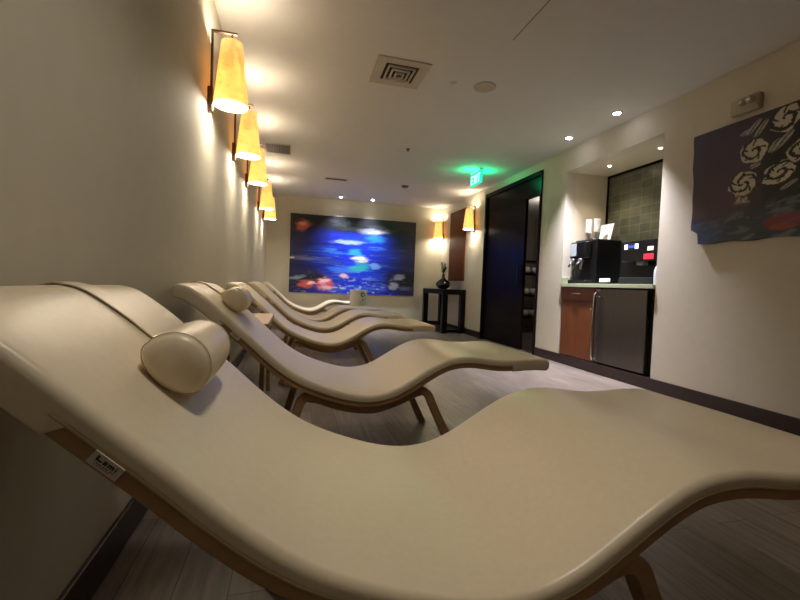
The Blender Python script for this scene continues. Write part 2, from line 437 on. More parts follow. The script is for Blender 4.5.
# neck pillows with a weighted strap over the head end
def make_pillow(xp=-.229):
    root = thing('neck_pillow', 'x', 'pillow')
    i = int(np.argmin(abs(PX - xp)))
    t = Vector((_tx[i], 0, _tz[i])); n = Vector((-_tz[i], 0, _tx[i])); c0 = Vector((PX[i], 0, PZ[i]))
    bm = bmesh.new(); rings = []; NS = 28; r = .063
    ys = [(.03, .0), (.033, .5), (.038, .78), (.046, .9), (.06, .97), (.08, 1.0), (.12, 1.02), (.17, 1.03), (.22, 1.02), (.26, 1.0), (.28, .97), (.294, .9), (.302, .78), (.307, .5), (.31, 0.)]
    for y, k in ys:
        ring = []
        for j in range(NS):
            a = 2 * PI * j / NS
            u, v = math.cos(a), math.sin(a)
            if v < 0: v *= .66; u *= 1.03
            k2 = max(k, .02)
            p = c0 + n * (r * .655 + r * v * k2) + t * (r * u * k2) + Vector((0, y - .17, 0))
            ring.append(bm.verts.new(p))
        rings.append(ring)
    for a, b in zip(rings, rings[1:]):
        for j in range(NS): bm.faces.new((a[j], a[(j + 1) % NS], b[(j + 1) % NS], b[j]))
    bm.faces.new(rings[0]); bm.faces.new(rings[-1])
    for v in bm.verts: v.co.x -= CX
    roll = obj('roll', bm, M['vinyl_pillow'], root, smooth=True)
    for y in (-.17 + .052, .17 - .052):       # piped seams round both ends
        P = []
        for j in range(NS + 1):
            a = 2 * PI * j / NS; u, v = math.cos(a), math.sin(a)
            if v < 0: v *= .66; u *= 1.03
            p = c0 + n * (r * .655 + r * .97 * v) + t * (r * .97 * u); P.append(Vector((p.x - CX, y, p.z)))
        obj('seam', tube(P, .0011, 6), M['vinyl_pillow'], roll, smooth=True)
    # strap: lies up the back and folds over the head end
    P = []
    for i in range(len(PX)):
        if PX[i] < xp + .015: P.append((Vector((PX[i], 0, PZ[i])), Vector((-_tz[i], 0, _tx[i]))))
    P = P[::-1]
    i = 0; t0 = Vector((_tx[0], 0, _tz[0])); n0 = Vector((-_tz[0], 0, _tx[0])); c = Vector((PX[0], 0, PZ[0]))
    top = [(p + nn * (.004 + (.010 if k < 3 else .002)), nn) for k, (p, nn) in enumerate(P)]
    mid = c - n0 * .031
    arc = []
    for ph in range(15, 181, 15):
        d = n0 * math.cos(R(ph)) - t0 * math.sin(R(ph)); arc.append((mid - t0 * .004 + d * .036, d))
    tail = [(mid - n0 * .036 + t0 * s, -n0) for s in (.04, .09, .14)]
    full = top + arc + tail
    bm = bmesh.new(); rings = []
    hw = .036
    for p, nn in full:
        rings.append([bm.verts.new(p + nn * h + Vector((-CX, y, 0))) for y, h in ((-hw, 0), (hw, 0), (hw, .003), (-hw, .003))])
    for a, b in zip(rings, rings[1:]):
        for k in range(4): bm.faces.new((a[k], a[(k + 1) % 4], b[(k + 1) % 4], b[k]))
    bm.faces.new(rings[0]); bm.faces.new(rings[-1])
    s = obj('strap', bm, M['vinyl_pillow'], root)
    s.location.y = .078
    return root
pil = make_pillow()
pil.location = (CX, .599 + CY - .02, 0)
pil['label'] = 'cream cylindrical neck pillow on a strap at the head of the nearest lounger'; pil['group'] = 'neck pillows on the loungers'
p2 = make_pillow(-.278)
p2['label'] = 'cream cylindrical neck pillow at the head of the second lounger from the front'; p2['group'] = pil['group']
p2.location = (CX - .005, 1.886 + CY - .03, 0)

# ------------------------------------------------------------------ side table between second and third lounger
st = thing('side_table', 'small low light-wood side table between the second and third loungers', 'table', (-.315, 3.06, 0))
obj('tabletop', bx(-.185, .185, -.42, .40, .585, .622), M['tablewood'], st, bevel=.004)
ap = bmesh.new(); box(ap, -.16, .16, -.395, -.375, .53, .585); box(ap, -.16, .16, .355, .375, .53, .585); box(ap, -.165, -.145, -.375, .355, .53, .585); box(ap, .145, .165, -.375, .355, .53, .585)
obj('apron', ap, M['tablewood'], st)
for x in (-.165, .137):
    for y in (-.40, .352): obj('leg', bx(x, x + .028, y, y + .028, 0, .585), M['tablewood'], st, bevel=.003)

# ------------------------------------------------------------------ wall sconces
def make_sconce():
    """local: wall plane at x=0, lamp projects to +x; z=0 at the shade's bottom"""
    root = thing('wall_sconce', 'x', 'lamp')
    obj('wall_plate', bx(0, .03, -.022, .022, -.05, .10), M['bronze'], root, bevel=.004)
    st_ = obj('bracket', bx(.012, .026, -.011, .011, .09, .44), M['bronze'], root, bevel=.002)
    obj('top_arm', bx(.012, .16, -.010, .010, .430, .443), M['bronze'], root, bevel=.002)
    ct = lathe([(.006, .36), (.006, .435)], 12, c=(.13, 0, 0)); obj('stem', ct, M['bronze'], root, smooth=True)
    n = 48; H = .38; r0, r1 = .101, .062
    bm = bmesh.new(); rings = []
    for r, z in ((r0, 0), (r0 * .75 + r1 * .25, H * .25), ((r0 + r1) / 2, H / 2), (r0 * .25 + r1 * .75, H * .75), (r1, H), (r1 - .003, H), ((r0 + r1) / 2 - .003, H / 2), (r0 - .003, 0)):
        rings.append([bm.verts.new((.13 + r * math.cos(2 * PI * k / n), r * math.sin(2 * PI * k / n), z)) for k in range(n)])
    rings.append(rings[0])
    for a, b in zip(rings, rings[1:]):
        for k in range(n): bm.faces.new((a[k], a[(k + 1) % n], b[(k + 1) % n], b[k]))
    obj('lamp_shade', bm, M['shade'], root, smooth=True)
    di = obj('diffuser', lathe([(.097, .008), (.097, .012)], 48, c=(.13, 0, 0)), M['diffuser'], root)
    obj('finial', lathe([(0, -.004), (.010, -.002), (.010, .008)], 16, c=(.13, 0, 0)), M['bronze'], di, smooth=True)
    obj('added_uplight_disc', lathe([(.057, .374), (.057, .378)], 40, c=(.13, 0, 0)), M['uplight_disc'], root)
    return root
sc0 = make_sconce()
SZ = 1.945
SC = [(XL, 2.75, 0, 'glowing cone-shade wall lamp nearest the camera, largest on the left wall', 'wall lamps along the left wall'),
      (XL, 3.80, 0, 'glowing cone-shade wall lamp second from the camera on the left wall', 'wall lamps along the left wall'),
      (XL, 4.82, 0, 'glowing cone-shade wall lamp third from the camera on the left wall', 'wall lamps along the left wall'),
      (XL, 6.45, 0, 'glowing cone-shade wall lamp fourth from the camera on the left wall', 'wall lamps along the left wall'),
      (XL, 7.50, 0, 'glowing cone-shade wall lamp fifth from the camera, last before the blue painting', 'wall lamps along the left wall'),
      (XW, 7.03, PI, 'glowing cone-shade wall lamp between the dark doorway and the brown wood panel', 'wall lamps beside the brown panel'),
      (XW, 8.645, PI, 'glowing cone-shade wall lamp in the far corner, left of the brown wood panel', 'wall lamps beside the brown panel')]
for i, (x, y, rz, lab, g) in enumerate(SC):
    o = sc0 if i == 0 else dup(sc0)
    o.location = (x, y, SZ + (.0 if x < 0 else .012)); o.rotation_euler.z = rz; o['label'] = lab; o['group'] = g

# ------------------------------------------------------------------ paintings
def vnoise(u, v, seed):
    rs = np.random.RandomState(seed); g = rs.rand(97, 97)
    iu = np.floor(u).astype(int); iv = np.floor(v).astype(int); fu = u - iu; fv = v - iv
    fu = fu * fu * (3 - 2 * fu); fv = fv * fv * (3 - 2 * fv)
    a = g[iu % 97, iv % 97]; b = g[(iu + 1) % 97, iv % 97]; c = g[iu % 97, (iv + 1) % 97]; d = g[(iu + 1) % 97, (iv + 1) % 97]
    return (a * (1 - fu) + b * fu) * (1 - fv) + (c * (1 - fu) + d * fu) * fv
def fbm(u, v, seed, o=5):
    s = 0; amp = .5; t = 0
    for k in range(o):
        s = s + amp * vnoise(u * 2 ** k + 7.3 * k, v * 2 ** k + 3.1 * k, seed + k); t += amp; amp *= .55
    return s / t
def sst(a, b, x):
    t = np.clip((x - a) / (b - a), 0, 1); return t * t * (3 - 2 * t)
def mixc(C, col, k):
    return C * (1 - k[..., None]) + np.array(lin(col)) * k[..., None]

def canvas(name, nu, nv, colfun, pos, depth_vec, m):
    """front face is a grid; the canvas has real thickness. pos(u,v)->point, u right, v down, both 0..1"""
    u, v = np.meshgrid(np.linspace(0, 1, nu), np.linspace(0, 1, nv)); C = colfun(u, v)
    pts = [pos(a, b) for a, b in zip(u.ravel(), v.ravel())]
    faces = [(j * nu + i, (j + 1) * nu + i, (j + 1) * nu + i + 1, j * nu + i + 1) for j in range(nv - 1) for i in range(nu - 1)]
    rim = [i for i in range(nu)] + [j * nu + nu - 1 for j in range(1, nv)] + [(nv - 1) * nu + i for i in range(nu - 2, -1, -1)] + [j * nu for j in range(nv - 2, 0, -1)]
    n0 = len(pts); D = Vector(depth_vec)
    pts += [tuple(Vector(pts[i]) + D) for i in rim]
    k = len(rim)
    for a in range(k): faces.append((rim[a], rim[(a + 1) % k], n0 + (a + 1) % k, n0 + a))
    faces.append(tuple(range(n0 + k - 1, n0 - 1, -1)))
    me = bpy.data.meshes.new(name); me.from_pydata(pts, [], faces); bt = bmesh.new(); bt.from_mesh(me); bmesh.ops.recalc_face_normals(bt, faces=bt.faces); bt.to_mesh(me); bt.free()
    at = me.color_attributes.new('paint', 'FLOAT_COLOR', 'POINT')
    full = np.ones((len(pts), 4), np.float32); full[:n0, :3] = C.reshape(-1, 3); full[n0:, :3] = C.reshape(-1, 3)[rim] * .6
    at.data.foreach_set('color', full.ravel()); me.materials.append(m)
    o = bpy.data.objects.new(name, me); COL.objects.link(o); return o

def sea(u, v):
    w = fbm(u * 5, v * 9, 3) - .5; w2 = fbm(u * 7 + 3, v * 16, 11) - .5
    U = u + .10 * w2; V = v + .10 * w
    C = np.zeros(u.shape + (3,)) + np.array(lin('#0a1250'))
    center = np.exp(-((U - .52) / (.20 + .10 * V)) ** 2)
    C = mixc(C, '#1433d8', np.clip(center * 1.05 * sst(.12, .3, V), 0, 1))
    st1 = sst(.45, .72, fbm(u * 4, v * 34, 21)); C = mixc(C, '#2b5cf0', .6 * st1 * center * sst(.2, .3, V))
    st2 = sst(.55, .78, fbm(u * 5 + 9, v * 30, 31)); C = mixc(C, '#060a2c', .7 * st2 * sst(.12, .25, V) * (1 - .6 * center))
    st3 = sst(.60, .74, fbm(u * 6 + 2, v * 46 + 5, 131)) * np.exp(-((U - .5) / .3) ** 2) * sst(.2, .4, V); C = mixc(C, '#4f9df2', .6 * st3)
    st4 = sst(.64, .76, fbm(u * 8 + 4, v * 52, 141)) * np.exp(-((U - .52) / .2) ** 2) * sst(.35, .6, V); C = mixc(C, '#a9c6ee', .6 * st4)
    C = mixc(C, '#0b1036', .55 * sst(.24, .5, abs(U - .5)) * sst(.12, .25, V))
    top = 1 - sst(.13, .22, V + .02 * np.sin(u * 9)); C = mixc(C, '#16161c', top)
    C = mixc(C, '#39403f', .55 * top * sst(.5, .7, fbm(u * 7, v * 18, 41)))
    C = mixc(C, '#3c2630', .6 * top * sst(.72, .95, u)); C = mixc(C, '#3d3552', .5 * sst(.8, 1, u) * sst(.45, .7, fbm(u * 6, v * 14, 77)))
    def blob(cu, cv, su, sv, col, k, s, thr=.35):
        nonlocal C
        g = np.exp(-((U - cu) / su) ** 2 - ((V - cv) / sv) ** 2) * (0.55 + .9 * fbm(u * 13, v * 40, s))
        g = g * (.55 + .9 * fbm(u * 34, v * 62, s + 400)); C = mixc(C, col, k * sst(thr - .17, thr + .42, g))
    blob(.085, .15, .07, .075, '#c05a3a', .85, 51); blob(.085, .12, .035, .03, '#e3926a', .8, 52)
    blob(.66, .16, .14, .05, '#747b8a', .9, 53); blob(.68, .17, .09, .025, '#a9a5ad', .9, 54)
    blob(.87, .15, .06, .05, '#0a0a0c', .8, 55)
    blob(.44, .31, .14, .028, '#94abdd', .9, 56); blob(.65, .25, .09, .06, '#2f8fe0', .7, 57)
    blob(.51, .45, .06, .06, '#2aa4e8', .8, 58); blob(.54, .545, .065, .05, '#fbfbd6', 1, 59); blob(.53, .65, .09, .06, '#35bfae', .8, 60)
    blob(.40, .68, .12, .035, '#3f7cf0', .8, 61); blob(.42, .745, .035, .03, '#eec7c6', .9, 62); blob(.67, .62, .07, .03, '#7db2ee', .7, 63)
    blob(.10, .57, .16, .035, '#66678a', .8, 64); blob(.28, .58, .14, .02, '#344a9a', .7, 65); blob(.02, .57, .02, .02, '#e8e0d8', .9, 66)
    blob(.12, .82, .22, .10, '#20243a', .9, 67); blob(.05, .80, .09, .02, '#8f97a8', .8, 68)
    blob(.13, .885, .07, .05, '#c9574a', .95, 69); blob(.16, .88, .03, .02, '#f2c9c0', .9, 70)
    blob(.265, .87, .065, .09, '#e25a5f', .95, 71); blob(.26, .84, .045, .03, '#f3d9dc', .9, 72); blob(.27, .93, .05, .025, '#f0c4cb', .9, 73)
    blob(.20, .80, .06, .03, '#0b0d18', .9, 74)
    blob(.90, .80, .16, .14, '#12131f', .95, 75); blob(.87, .76, .05, .05, '#9297a8', .85, 76, .42); blob(.83, .88, .06, .05, '#a9aab4', .8, 79, .42); blob(.93, .90, .06, .04, '#5c5f78', .8, 80)
    sp = sst(.60, .72, fbm(u * 26, v * 40, 91)) * sst(.68, .95, V) * np.exp(-((u - .5) / .32) ** 2); C = mixc(C, '#d4dcfa', .85 * sp)
    return C
PX0, PX1, PZ0, PZ1 = -.055, 2.622, .662, 2.28
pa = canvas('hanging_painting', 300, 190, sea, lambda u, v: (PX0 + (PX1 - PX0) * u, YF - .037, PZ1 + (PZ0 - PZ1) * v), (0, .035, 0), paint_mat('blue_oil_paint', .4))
tag(pa, 'wide abstract painting of bright blue water on the far wall', 'painting')

RY0, RY1, RZ0, RZ1 = 2.735, 1.10, 1.318, 2.213
def redge(v): return RY0 - .03 * v - .055 * sst(.86, .91, v)
def roses(u, v):
    Y = redge(v) + (RY1 - redge(v)) * u; Z = RZ1 + (RZ0 - RZ1) * v
    n1 = fbm(u * 9, v * 7, 103); n2 = fbm(u * 22, v * 16, 113)
    C = np.zeros(u.shape + (3,)) + np.array(lin('#110e11'))
    left = 1 - sst(.20, .36, u + .12 * (n1 - .5) + .10 * (v - .5) * (v < .5)); C = mixc(C, '#4b3644', left)
    C = mixc(C, '#37304e', .6 * left * (1 - sst(.15, .6, v))); C = mixc(C, '#5f3340', .45 * left * sst(.4, .8, v) * sst(.4, .7, n2))
    bot = sst(.72, .86, v + .20 * (n1 - .5) + .12 * (u - .2)); C = mixc(C, '#27313f', bot * .9)
    C = mixc(C, '#67717c', .75 * sst(.62, .80, v + .2 * (u - .3) + .2 * (n1 - .5)) * sst(.5, .68, fbm(u * 12 - v * 6, v * 26 + u * 14, 121)))
    C = mixc(C, '#2b3d69', .7 * bot * (1 - sst(.05, .22, u)))
    red = np.exp(-((Y - 2.03) / .15) ** 2 - ((Z - 1.425) / .06) ** 2) * (.6 + .8 * n2); C = mixc(C, '#862a30', .7 * sst(.3, .6, red)); C = mixc(C, '#9a5028', .45 * sst(.3, .6, np.exp(-((Y - 2.05) / .09) ** 2 - ((Z - 1.385) / .025) ** 2)))
    red2 = np.exp(-((Y - 1.55) / .2) ** 2 - ((Z - 1.5) / .08) ** 2) * (.6 + .8 * n2); C = mixc(C, '#6a2030', .9 * sst(.35, .6, red2))
    def rose(cy, cz, ry, rz, tilt, s, turns=2.6, dens=.26):
        nonlocal C
        a = -(Y - cy); b = Z - cz                      # a: to the right in the picture
        ca, sa = math.cos(tilt), math.sin(tilt); a, b = (a * ca + b * sa) / ry, (-a * sa + b * ca) / rz
        r = np.hypot(a, b); th = np.arctan2(b, a)
        wob = fbm((np.cos(th) + 2) * 2.2 + s, (np.sin(th) + 2) * 2.2, 200 + s)
        edge = r < 1 + .35 * (wob - .5) + .06 * np.sin(5 * th + s)
        ph = r * turns + th / (2 * PI) * (1 if s % 2 else 2) + .45 * (fbm((a + 2) * 2.5, (b + 2) * 2.5, 300 + s) - .5)
        lines = abs((ph % 1) - .5) < dens * (.85 + .3 * wob)
        spoke = (abs(np.sin(th * 2.5 + s + 2 * r)) < .28) & (r > .45) & (r < .9)
        k = np.where(edge & ~lines & ~spoke, 1., 0.)
        C = mixc(C, '#0b0a0b', np.where(edge, .9, 0.)); C = mixc(C, '#cfc5ad', k * (.75 + .25 * n2)); C = mixc(C, '#9d9e9f', k * .5 * sst(.5, .7, n1))
    def leaf(cy, cz, ly, lz, tilt, s):
        nonlocal C
        a = -(Y - cy); b = Z - cz; ca, sa = math.cos(tilt), math.sin(tilt); a, b = (a * ca + b * sa) / ly, (-a * sa + b * ca) / lz
        k = np.where((a * a + b * b < 1) & (abs(b - .25 * np.sin(3 * a)) > .22), 1., 0.); C = mixc(C, '#b5ad99', k * .8)
    rose(2.265, 1.958, .088, .085, 0, 1, 1.25, .15)
    rose(2.322, 1.737, .098, .088, .1, 4, 1.7, .17)
    rose(2.09, 1.762, .105, .07, .35, 3, 1.5, .18)
    rose(2.075, 2.12, .095, .085, .5, 5, 1.1, .14)
    rose(1.97, 1.88, .085, .07, .3, 7, 1.5, .19)
    rose(1.78, 2.05, .11, .09, .1, 8, 1.6, .18); rose(1.62, 1.78, .11, .09, .5, 9, 1.6, .18); rose(1.42, 2.0, .11, .10, .2, 10, 1.5, .17); rose(1.84, 1.70, .09, .07, .3, 11, 1.5, .18); rose(1.25, 1.75, .09, .09, .1, 12, 1.5, .18)
    for q in ((2.275, 2.13, .07, .018, .8), (2.225, 2.105, .07, .018, .9), (2.33, 2.11, .04, .014, .4), (2.08, 1.975, .085, .022, .75), (2.13, 1.955, .055, .022, .9), (2.25, 1.85, .04, .016, .2), (2.355, 1.645, .02, .040, .2), (2.30, 1.64, .02, .045, -.4), (2.325, 1.60, .06, .012, 0), (2.03, 1.665, .06, .012, .5)):
        leaf(*q, 1)
    return C
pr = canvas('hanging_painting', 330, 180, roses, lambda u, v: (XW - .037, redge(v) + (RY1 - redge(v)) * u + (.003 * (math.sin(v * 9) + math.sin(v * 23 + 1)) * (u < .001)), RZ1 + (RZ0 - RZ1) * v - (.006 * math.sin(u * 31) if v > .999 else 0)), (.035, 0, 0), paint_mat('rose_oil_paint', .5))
tag(pr, 'dark unframed canvas of pale rose outlines on black, on the right wall', 'painting')

# brown panel between two wall lamps
wp = obj('wall_panel', bx(XW - .03, XW, 7.42, 8.2, 1.02, 2.44), M['panelwood'], bevel=.004)
tag(wp, 'tall glossy red-brown wood panel hung above the black console', 'wall panel')

# ------------------------------------------------------------------ console table, vase
ct = thing('console_table', 'black square-legged console table standing in the far right corner', 'table', (3.014, 7.925, 0))
tx, ty = .231, .625
obj('tabletop', bx(-tx, tx, -ty, ty, .745, .845), M['blackwood'], ct, bevel=.003)
for x in (-tx, tx - .10):
    for y in (-ty, ty - .10): obj('leg', bx(x, x + .10, y, y + .10, 0, .745), M['blackwood'], ct, bevel=.003)
obj('shelf', bx(-tx + .02, tx - .02, -ty + .10, ty - .10, .03, .06), M['blackwood'], ct)
vs = obj('vase', lathe([(.0, 0), (.07, 0), (.115, .03), (.145, .075), (.14, .12), (.10, .165), (.05, .20), (.03, .235), (.026, .28), (.034, .30), (.022, .298), (.018, .25), (0, .24)], 40), M['vase'], smooth=True, loc=(2.93, 7.72, .845))
tag(vs, 'round black narrow-necked vase on the black console table', 'vase')
sp = bmesh.new()
for k in range(22):
    a = k * 2.4; l = .06 + .17 * random.random(); dx, dy = .05 * math.cos(a), .07 * math.sin(a)
    P = catmull([(0, 0, -.03), (dx * .25, dy * .25, l * .45), (dx * random.uniform(.5, 1), dy * random.uniform(.5, 1), l)], 4)
    tube(P, .004, 6, sp)
    for q in P[4:]:
        d = .034; n = random.random() * 6
        A = Vector((math.cos(n), math.sin(n), .4)); B = A.cross(Vector((0, 0, 1))).normalized() * .013
        v = [sp.verts.new(q), sp.verts.new(q + A * d * .6 + B), sp.verts.new(q + A * d * 1.5), sp.verts.new(q + A * d * .6 - B)]
        sp.faces.new(v)
spo = obj('dried_sprig', sp, M['sprig'], loc=(2.93, 7.72, 1.135))
tag(spo, 'short dried brown sprig standing in the black vase', 'flowers')

# ------------------------------------------------------------------ white bin
bn = thing('waste_bin', 'tall white round bin with a green emblem, behind the lounger foot ends', 'bin', (1.12, 7.02, 0))
obj('body', lathe([(0, 0), (.13, 0), (.135, .01), (.148, .765), (.152, .77), (.152, .78), (.142, .78), (.14, .74), (0, .7)], 40), M['white'], bn, smooth=True)
def on_cyl(bm, ang, z, r, rad, n=20):
    ring = [bm.verts.new(((rad) * math.cos(ang + r * math.cos(2 * PI * k / n) / rad), rad * math.sin(ang + r * math.cos(2 * PI * k / n) / rad), z + r * math.sin(2 * PI * k / n))) for k in range(n)]
    bm.faces.new(ring)
e = bmesh.new(); on_cyl(e, R(-70), .70, .040, .1488); obj('emblem', e, M['green'], bn)['label'] = 'round green emblem'
e = bmesh.new(); on_cyl(e, R(-70), .705, .016, .1494); on_cyl(e, R(-66), .68, .008, .1494); obj('emblem_motif', e, M['white'], bn)
e = bmesh.new(); on_cyl(e, R(-68), .615, .014, .1484); obj('red_mark', e, M['red'], bn)['label'] = 'small red mark'

# ------------------------------------------------------------------ drinks niche
CT = .985
cb = thing('base_cabinet', 'red-brown wooden base cabinet with one drawer, left of the steel fridge', 'cabinet', (XW, 4.12, 0))
obj('body', bx(.02, .56, -.295, .30, .114, CT - .04), M['cabwood'], cb)
dw = obj('drawer', bx(0, .02, -.285, .285, .785, .935), M['cabwood'], cb, bevel=.003)
obj('drawer_pull', tube(catmull([(0, -.06, .868), (-.022, -.05, .868), (-.026, 0, .868), (-.022, .05, .868), (0, .06, .868)], 5), .005, 8), M['chrome'], dw, smooth=True)
dr = obj('door', bx(0, .02, -.285, .285, .12, .775), M['cabwood'], cb, bevel=.003)
obj('knob', lathe([(0, -.028), (.011, -.026), (.013, -.018), (.006, -.010), (.006, 0)], 16, 'X', (0, -.255, .70)), M['chrome'], dr, smooth=True)
tag(obj('plinth', bx(XW + .005, XW + .05, NY0, NY1, 0, .112), M['base']), 'low dark brown plinth below the cabinet and fridge', 'plinth')
fg = thing('fridge', 'brushed steel undercounter fridge with a long bar handle', 'fridge', (XW, 3.46, 0))
obj('body', bx(.04, .56, -.375, .355, .114, CT - .045), M['blackmatte'], fg)
fd = obj('door', bx(-.012, .04, -.325, .345, .135, CT - .055), M['steel'], fg, bevel=.006)
obj('handle', tube(catmull([(-.012, .315, .875), (-.05, .315, .875), (-.058, .318, .80), (-.062, .318, .5), (-.058, .318, .25), (-.05, .315, .16), (-.012, .315, .16)], 6), .011, 10), M['chrome'], fd, smooth=True)
for z in (.91, .84): obj('bracket', bx(-.035, -.012, .255, .315, z, z + .012), M['chrome'], fd, bevel=.002)
co = thing('countertop', 'pale green countertop over the cabinet and fridge in the niche', 'countertop', (XW, 3.745, 0))
obj('slab', bx(-.03, NX - XW - .002, NY0 + .003 - 3.745, NY1 - .003 - 3.745, CT - .04, CT), M['counter'], co, bevel=.003)
obj('end_splash', bx(0, NX - XW - .02, NY1 - .025 - 3.745, NY1 - .003 - 3.745, CT, CT + .075), M['counter'], co, bevel=.003)

# water dispenser (left)
wd = thing('drink_dispenser', 'bulky black drinks dispenser with two taps, on the left of the niche counter', 'dispenser', (3.36, 4.225, CT + .001))
def rounded_prism(y0, y1, x0, x1, z0, z1, r, n=6, slope=0.):
    bm = bmesh.new(); pts = []
    for cx, cy, a0 in ((x0 + r, y0 + r, 180), (x1 - r, y0 + r, 270), (x1 - r, y1 - r, 0), (x0 + r, y1 - r, 90)):
        for k in range(n + 1):
            a = R(a0 + 90 * k / n); pts.append((cx + r * math.cos(a), cy + r * math.sin(a)))
    lo = [bm.verts.new((x, y, z0)) for x, y in pts]; hi = [bm.verts.new((x + (slope if x < (x0 + x1) / 2 else 0), y, z1)) for x, y in pts]
    k = len(pts)
    for i in range(k): bm.faces.new((lo[i], lo[(i + 1) % k], hi[(i + 1) % k], hi[i]))
    bm.faces.new(lo); bm.faces.new(hi); return bm
obj('body', rounded_prism(-.20, .165, 0, .42, .0, .53, .06), M['black'], wd, smooth=False, bevel=.02, seg=3)
obj('front_hood', rounded_prism(-.17, .155, -.07, .1, .30, .50, .05), M['black'], wd, bevel=.015, seg=3)
obj('drip_tray', rounded_prism(-.18, .15, -.08, .05, 0, .045, .03), M['blackmatte'], wd, bevel=.004)
lb = obj('front_label', bx(-.075, -.069, .01, .125, .33, .48), M['labelblue'], wd, bevel=.002); lb['label'] = 'pale grey-blue front label'
for y in (.075, -.06):
    tp = obj('tap', lathe([(0, .30), (.028, .30), (.030, .27), (.020, .24), (.016, .17), (0, .17)], 18, c=(-.055, y, 0)), M['tapgrey'], wd, smooth=True)
    obj('lever', tube([(-.07, y, .27), (-.115, y - .01, .235), (-.12, y - .01, .20)], [.014, .012, .016], 10), M['tapgrey'], tp, smooth=True)
# coffee machine (right)
cm = thing('coffee_machine', 'black coffee machine with a lit display, on the right of the niche counter', 'coffee machine', (3.40, 3.42, CT + .001))
obj('body', rounded_prism(-.23, .36, .10, .42, .0, .45, .02), M['black'], cm, bevel=.008)
obj('upper_head', rounded_prism(-.23, .21, -.03, .12, .235, .445, .02), M['black'], cm, bevel=.008)
obj('drip_tray', bx(-.05, .10, -.22, .20, 0, .07), M['blackmatte'], cm, bevel=.006)
obj('spout', rounded_prism(-.04, .04, .0, .09, .20, .275, .02), M['grey'], cm, bevel=.004)
ds = obj('display', bx(-.036, -.029, -.03, .17, .355, .42), M['blackmatte'], cm, bevel=.002)
for y0, y1 in ((.115, .155), (-.02, .02)):
    obj('lit_icon', bx(-.0385, -.036, y0, y1, .364, .411), M['lcdwhite'], ds)['label'] = 'lit white display block'
obj('lit_text', bx(-.0385, -.036, .035, .10, .374, .40), M['lcdblue'], ds)['label'] = 'lit blue display band'
obj('red_sticker', bx(-.0345, -.029, -.205, -.09, .25, .305), M['redsticker'], cm)['label'] = 'red sticker'
obj('white_label', bx(-.0345, -.029, -.20, -.13, .335, .375), M['paper'], cm)['label'] = 'small white label'
# cups, sheet, small goods
cupm = lathe([(0, 0), (.026, 0), (.036, .088), (.0385, .09), (.0385, .094), (.034, .094), (.025, .004), (0, .004)], 28)
cup = obj('paper_cup', cupm, M['paper'], smooth=True)
def cupstack(first, x, y, n, lab, g):
    for k in range(n):
        c = cup if (first and k == 0) else cup.copy()
        if c is not cup: COL.objects.link(c)
        c.location = (x, y, CT + .531 + .016 * k); tag(c, lab, 'cup', g)
cupstack(True, 3.47, 4.26, 11, 'white paper cup in the left stack, nearer the niche side wall, on the black dispenser', 'paper cups in the left stack')
cupstack(False, 3.47, 4.12, 10, 'white paper cup in the right stack on the black dispenser, beside the white sheet', 'paper cups in the right stack')
sh = bmesh.new()
box(sh, -.002, .002, -.13, .13, 0, .20)
sho = obj('notice_sheet', sh, M['paper'], loc=(3.59, 4.17, CT + .5315)); sho.rotation_euler = (0, R(14), 0)
tag(sho, 'white notice sheet leaning on top of the black drinks dispenser', 'notice')
pk = thing('packet_holder', 'small white holder of packets on the counter between the two black machines', 'packet holder', (3.335, 3.80, CT + .001))
obj('tray', bx(-.03, .03, -.08, .08, 0, .02), M['black'], pk, bevel=.004)
for y in (-.06, -.015, .03): obj('packet', bx(-.02, .02, y, y + .032, .02, .062), M['paper'], pk, bevel=.003)
bo = obj('bottle', lathe([(0, 0), (.035, 0), (.037, .01), (.037, .13), (.026, .165), (.014, .185), (.014, .21), (0, .21)], 24), M['fog'], smooth=True, loc=(3.34, 3.125, CT + .001))
tag(bo, 'pale bottle beside the coffee machine at the right end of the counter', 'bottle')
hk = thing('cup_holder', 'small pale holder fixed to the right side wall of the tiled niche', 'holder', (3.62, NY0, 1.78))
obj('backplate', bx(-.03, .03, 0, .012, -.09, .09), M['beige'], hk, bevel=.002)
obj('hook', tube(catmull([(0, .012, .05), (0, .07, .06), (0, .09, .02), (0, .06, -.05), (0, .012, -.06)], 5), .012, 10), M['beige'], hk, smooth=True)

# ------------------------------------------------------------------ emergency light above the rose painting
em = thing('emergency_light', 'beige emergency light box with two small lamps above the rose painting', 'light', (XW, 2.345, 2.32))
obj('housing', bx(-.05, 0, -.10, .10, -.058, .058), M['beige'], em, bevel=.008)
for y in (.0, -.058):
    hh = obj('lamp_head', lathe([(0, -.03), (.018, -.03), (.026, -.022), (.027, 0), (.016, .012), (0, .012)], 24, 'X', (-.062, y, .012)), M['beige'], em, smooth=True)
    obj('lens', lathe([(0, -.034), (.012, -.033), (.016, -.03)], 20, 'X', (-.062, y, .012)), M['chrome'], hh, smooth=True)

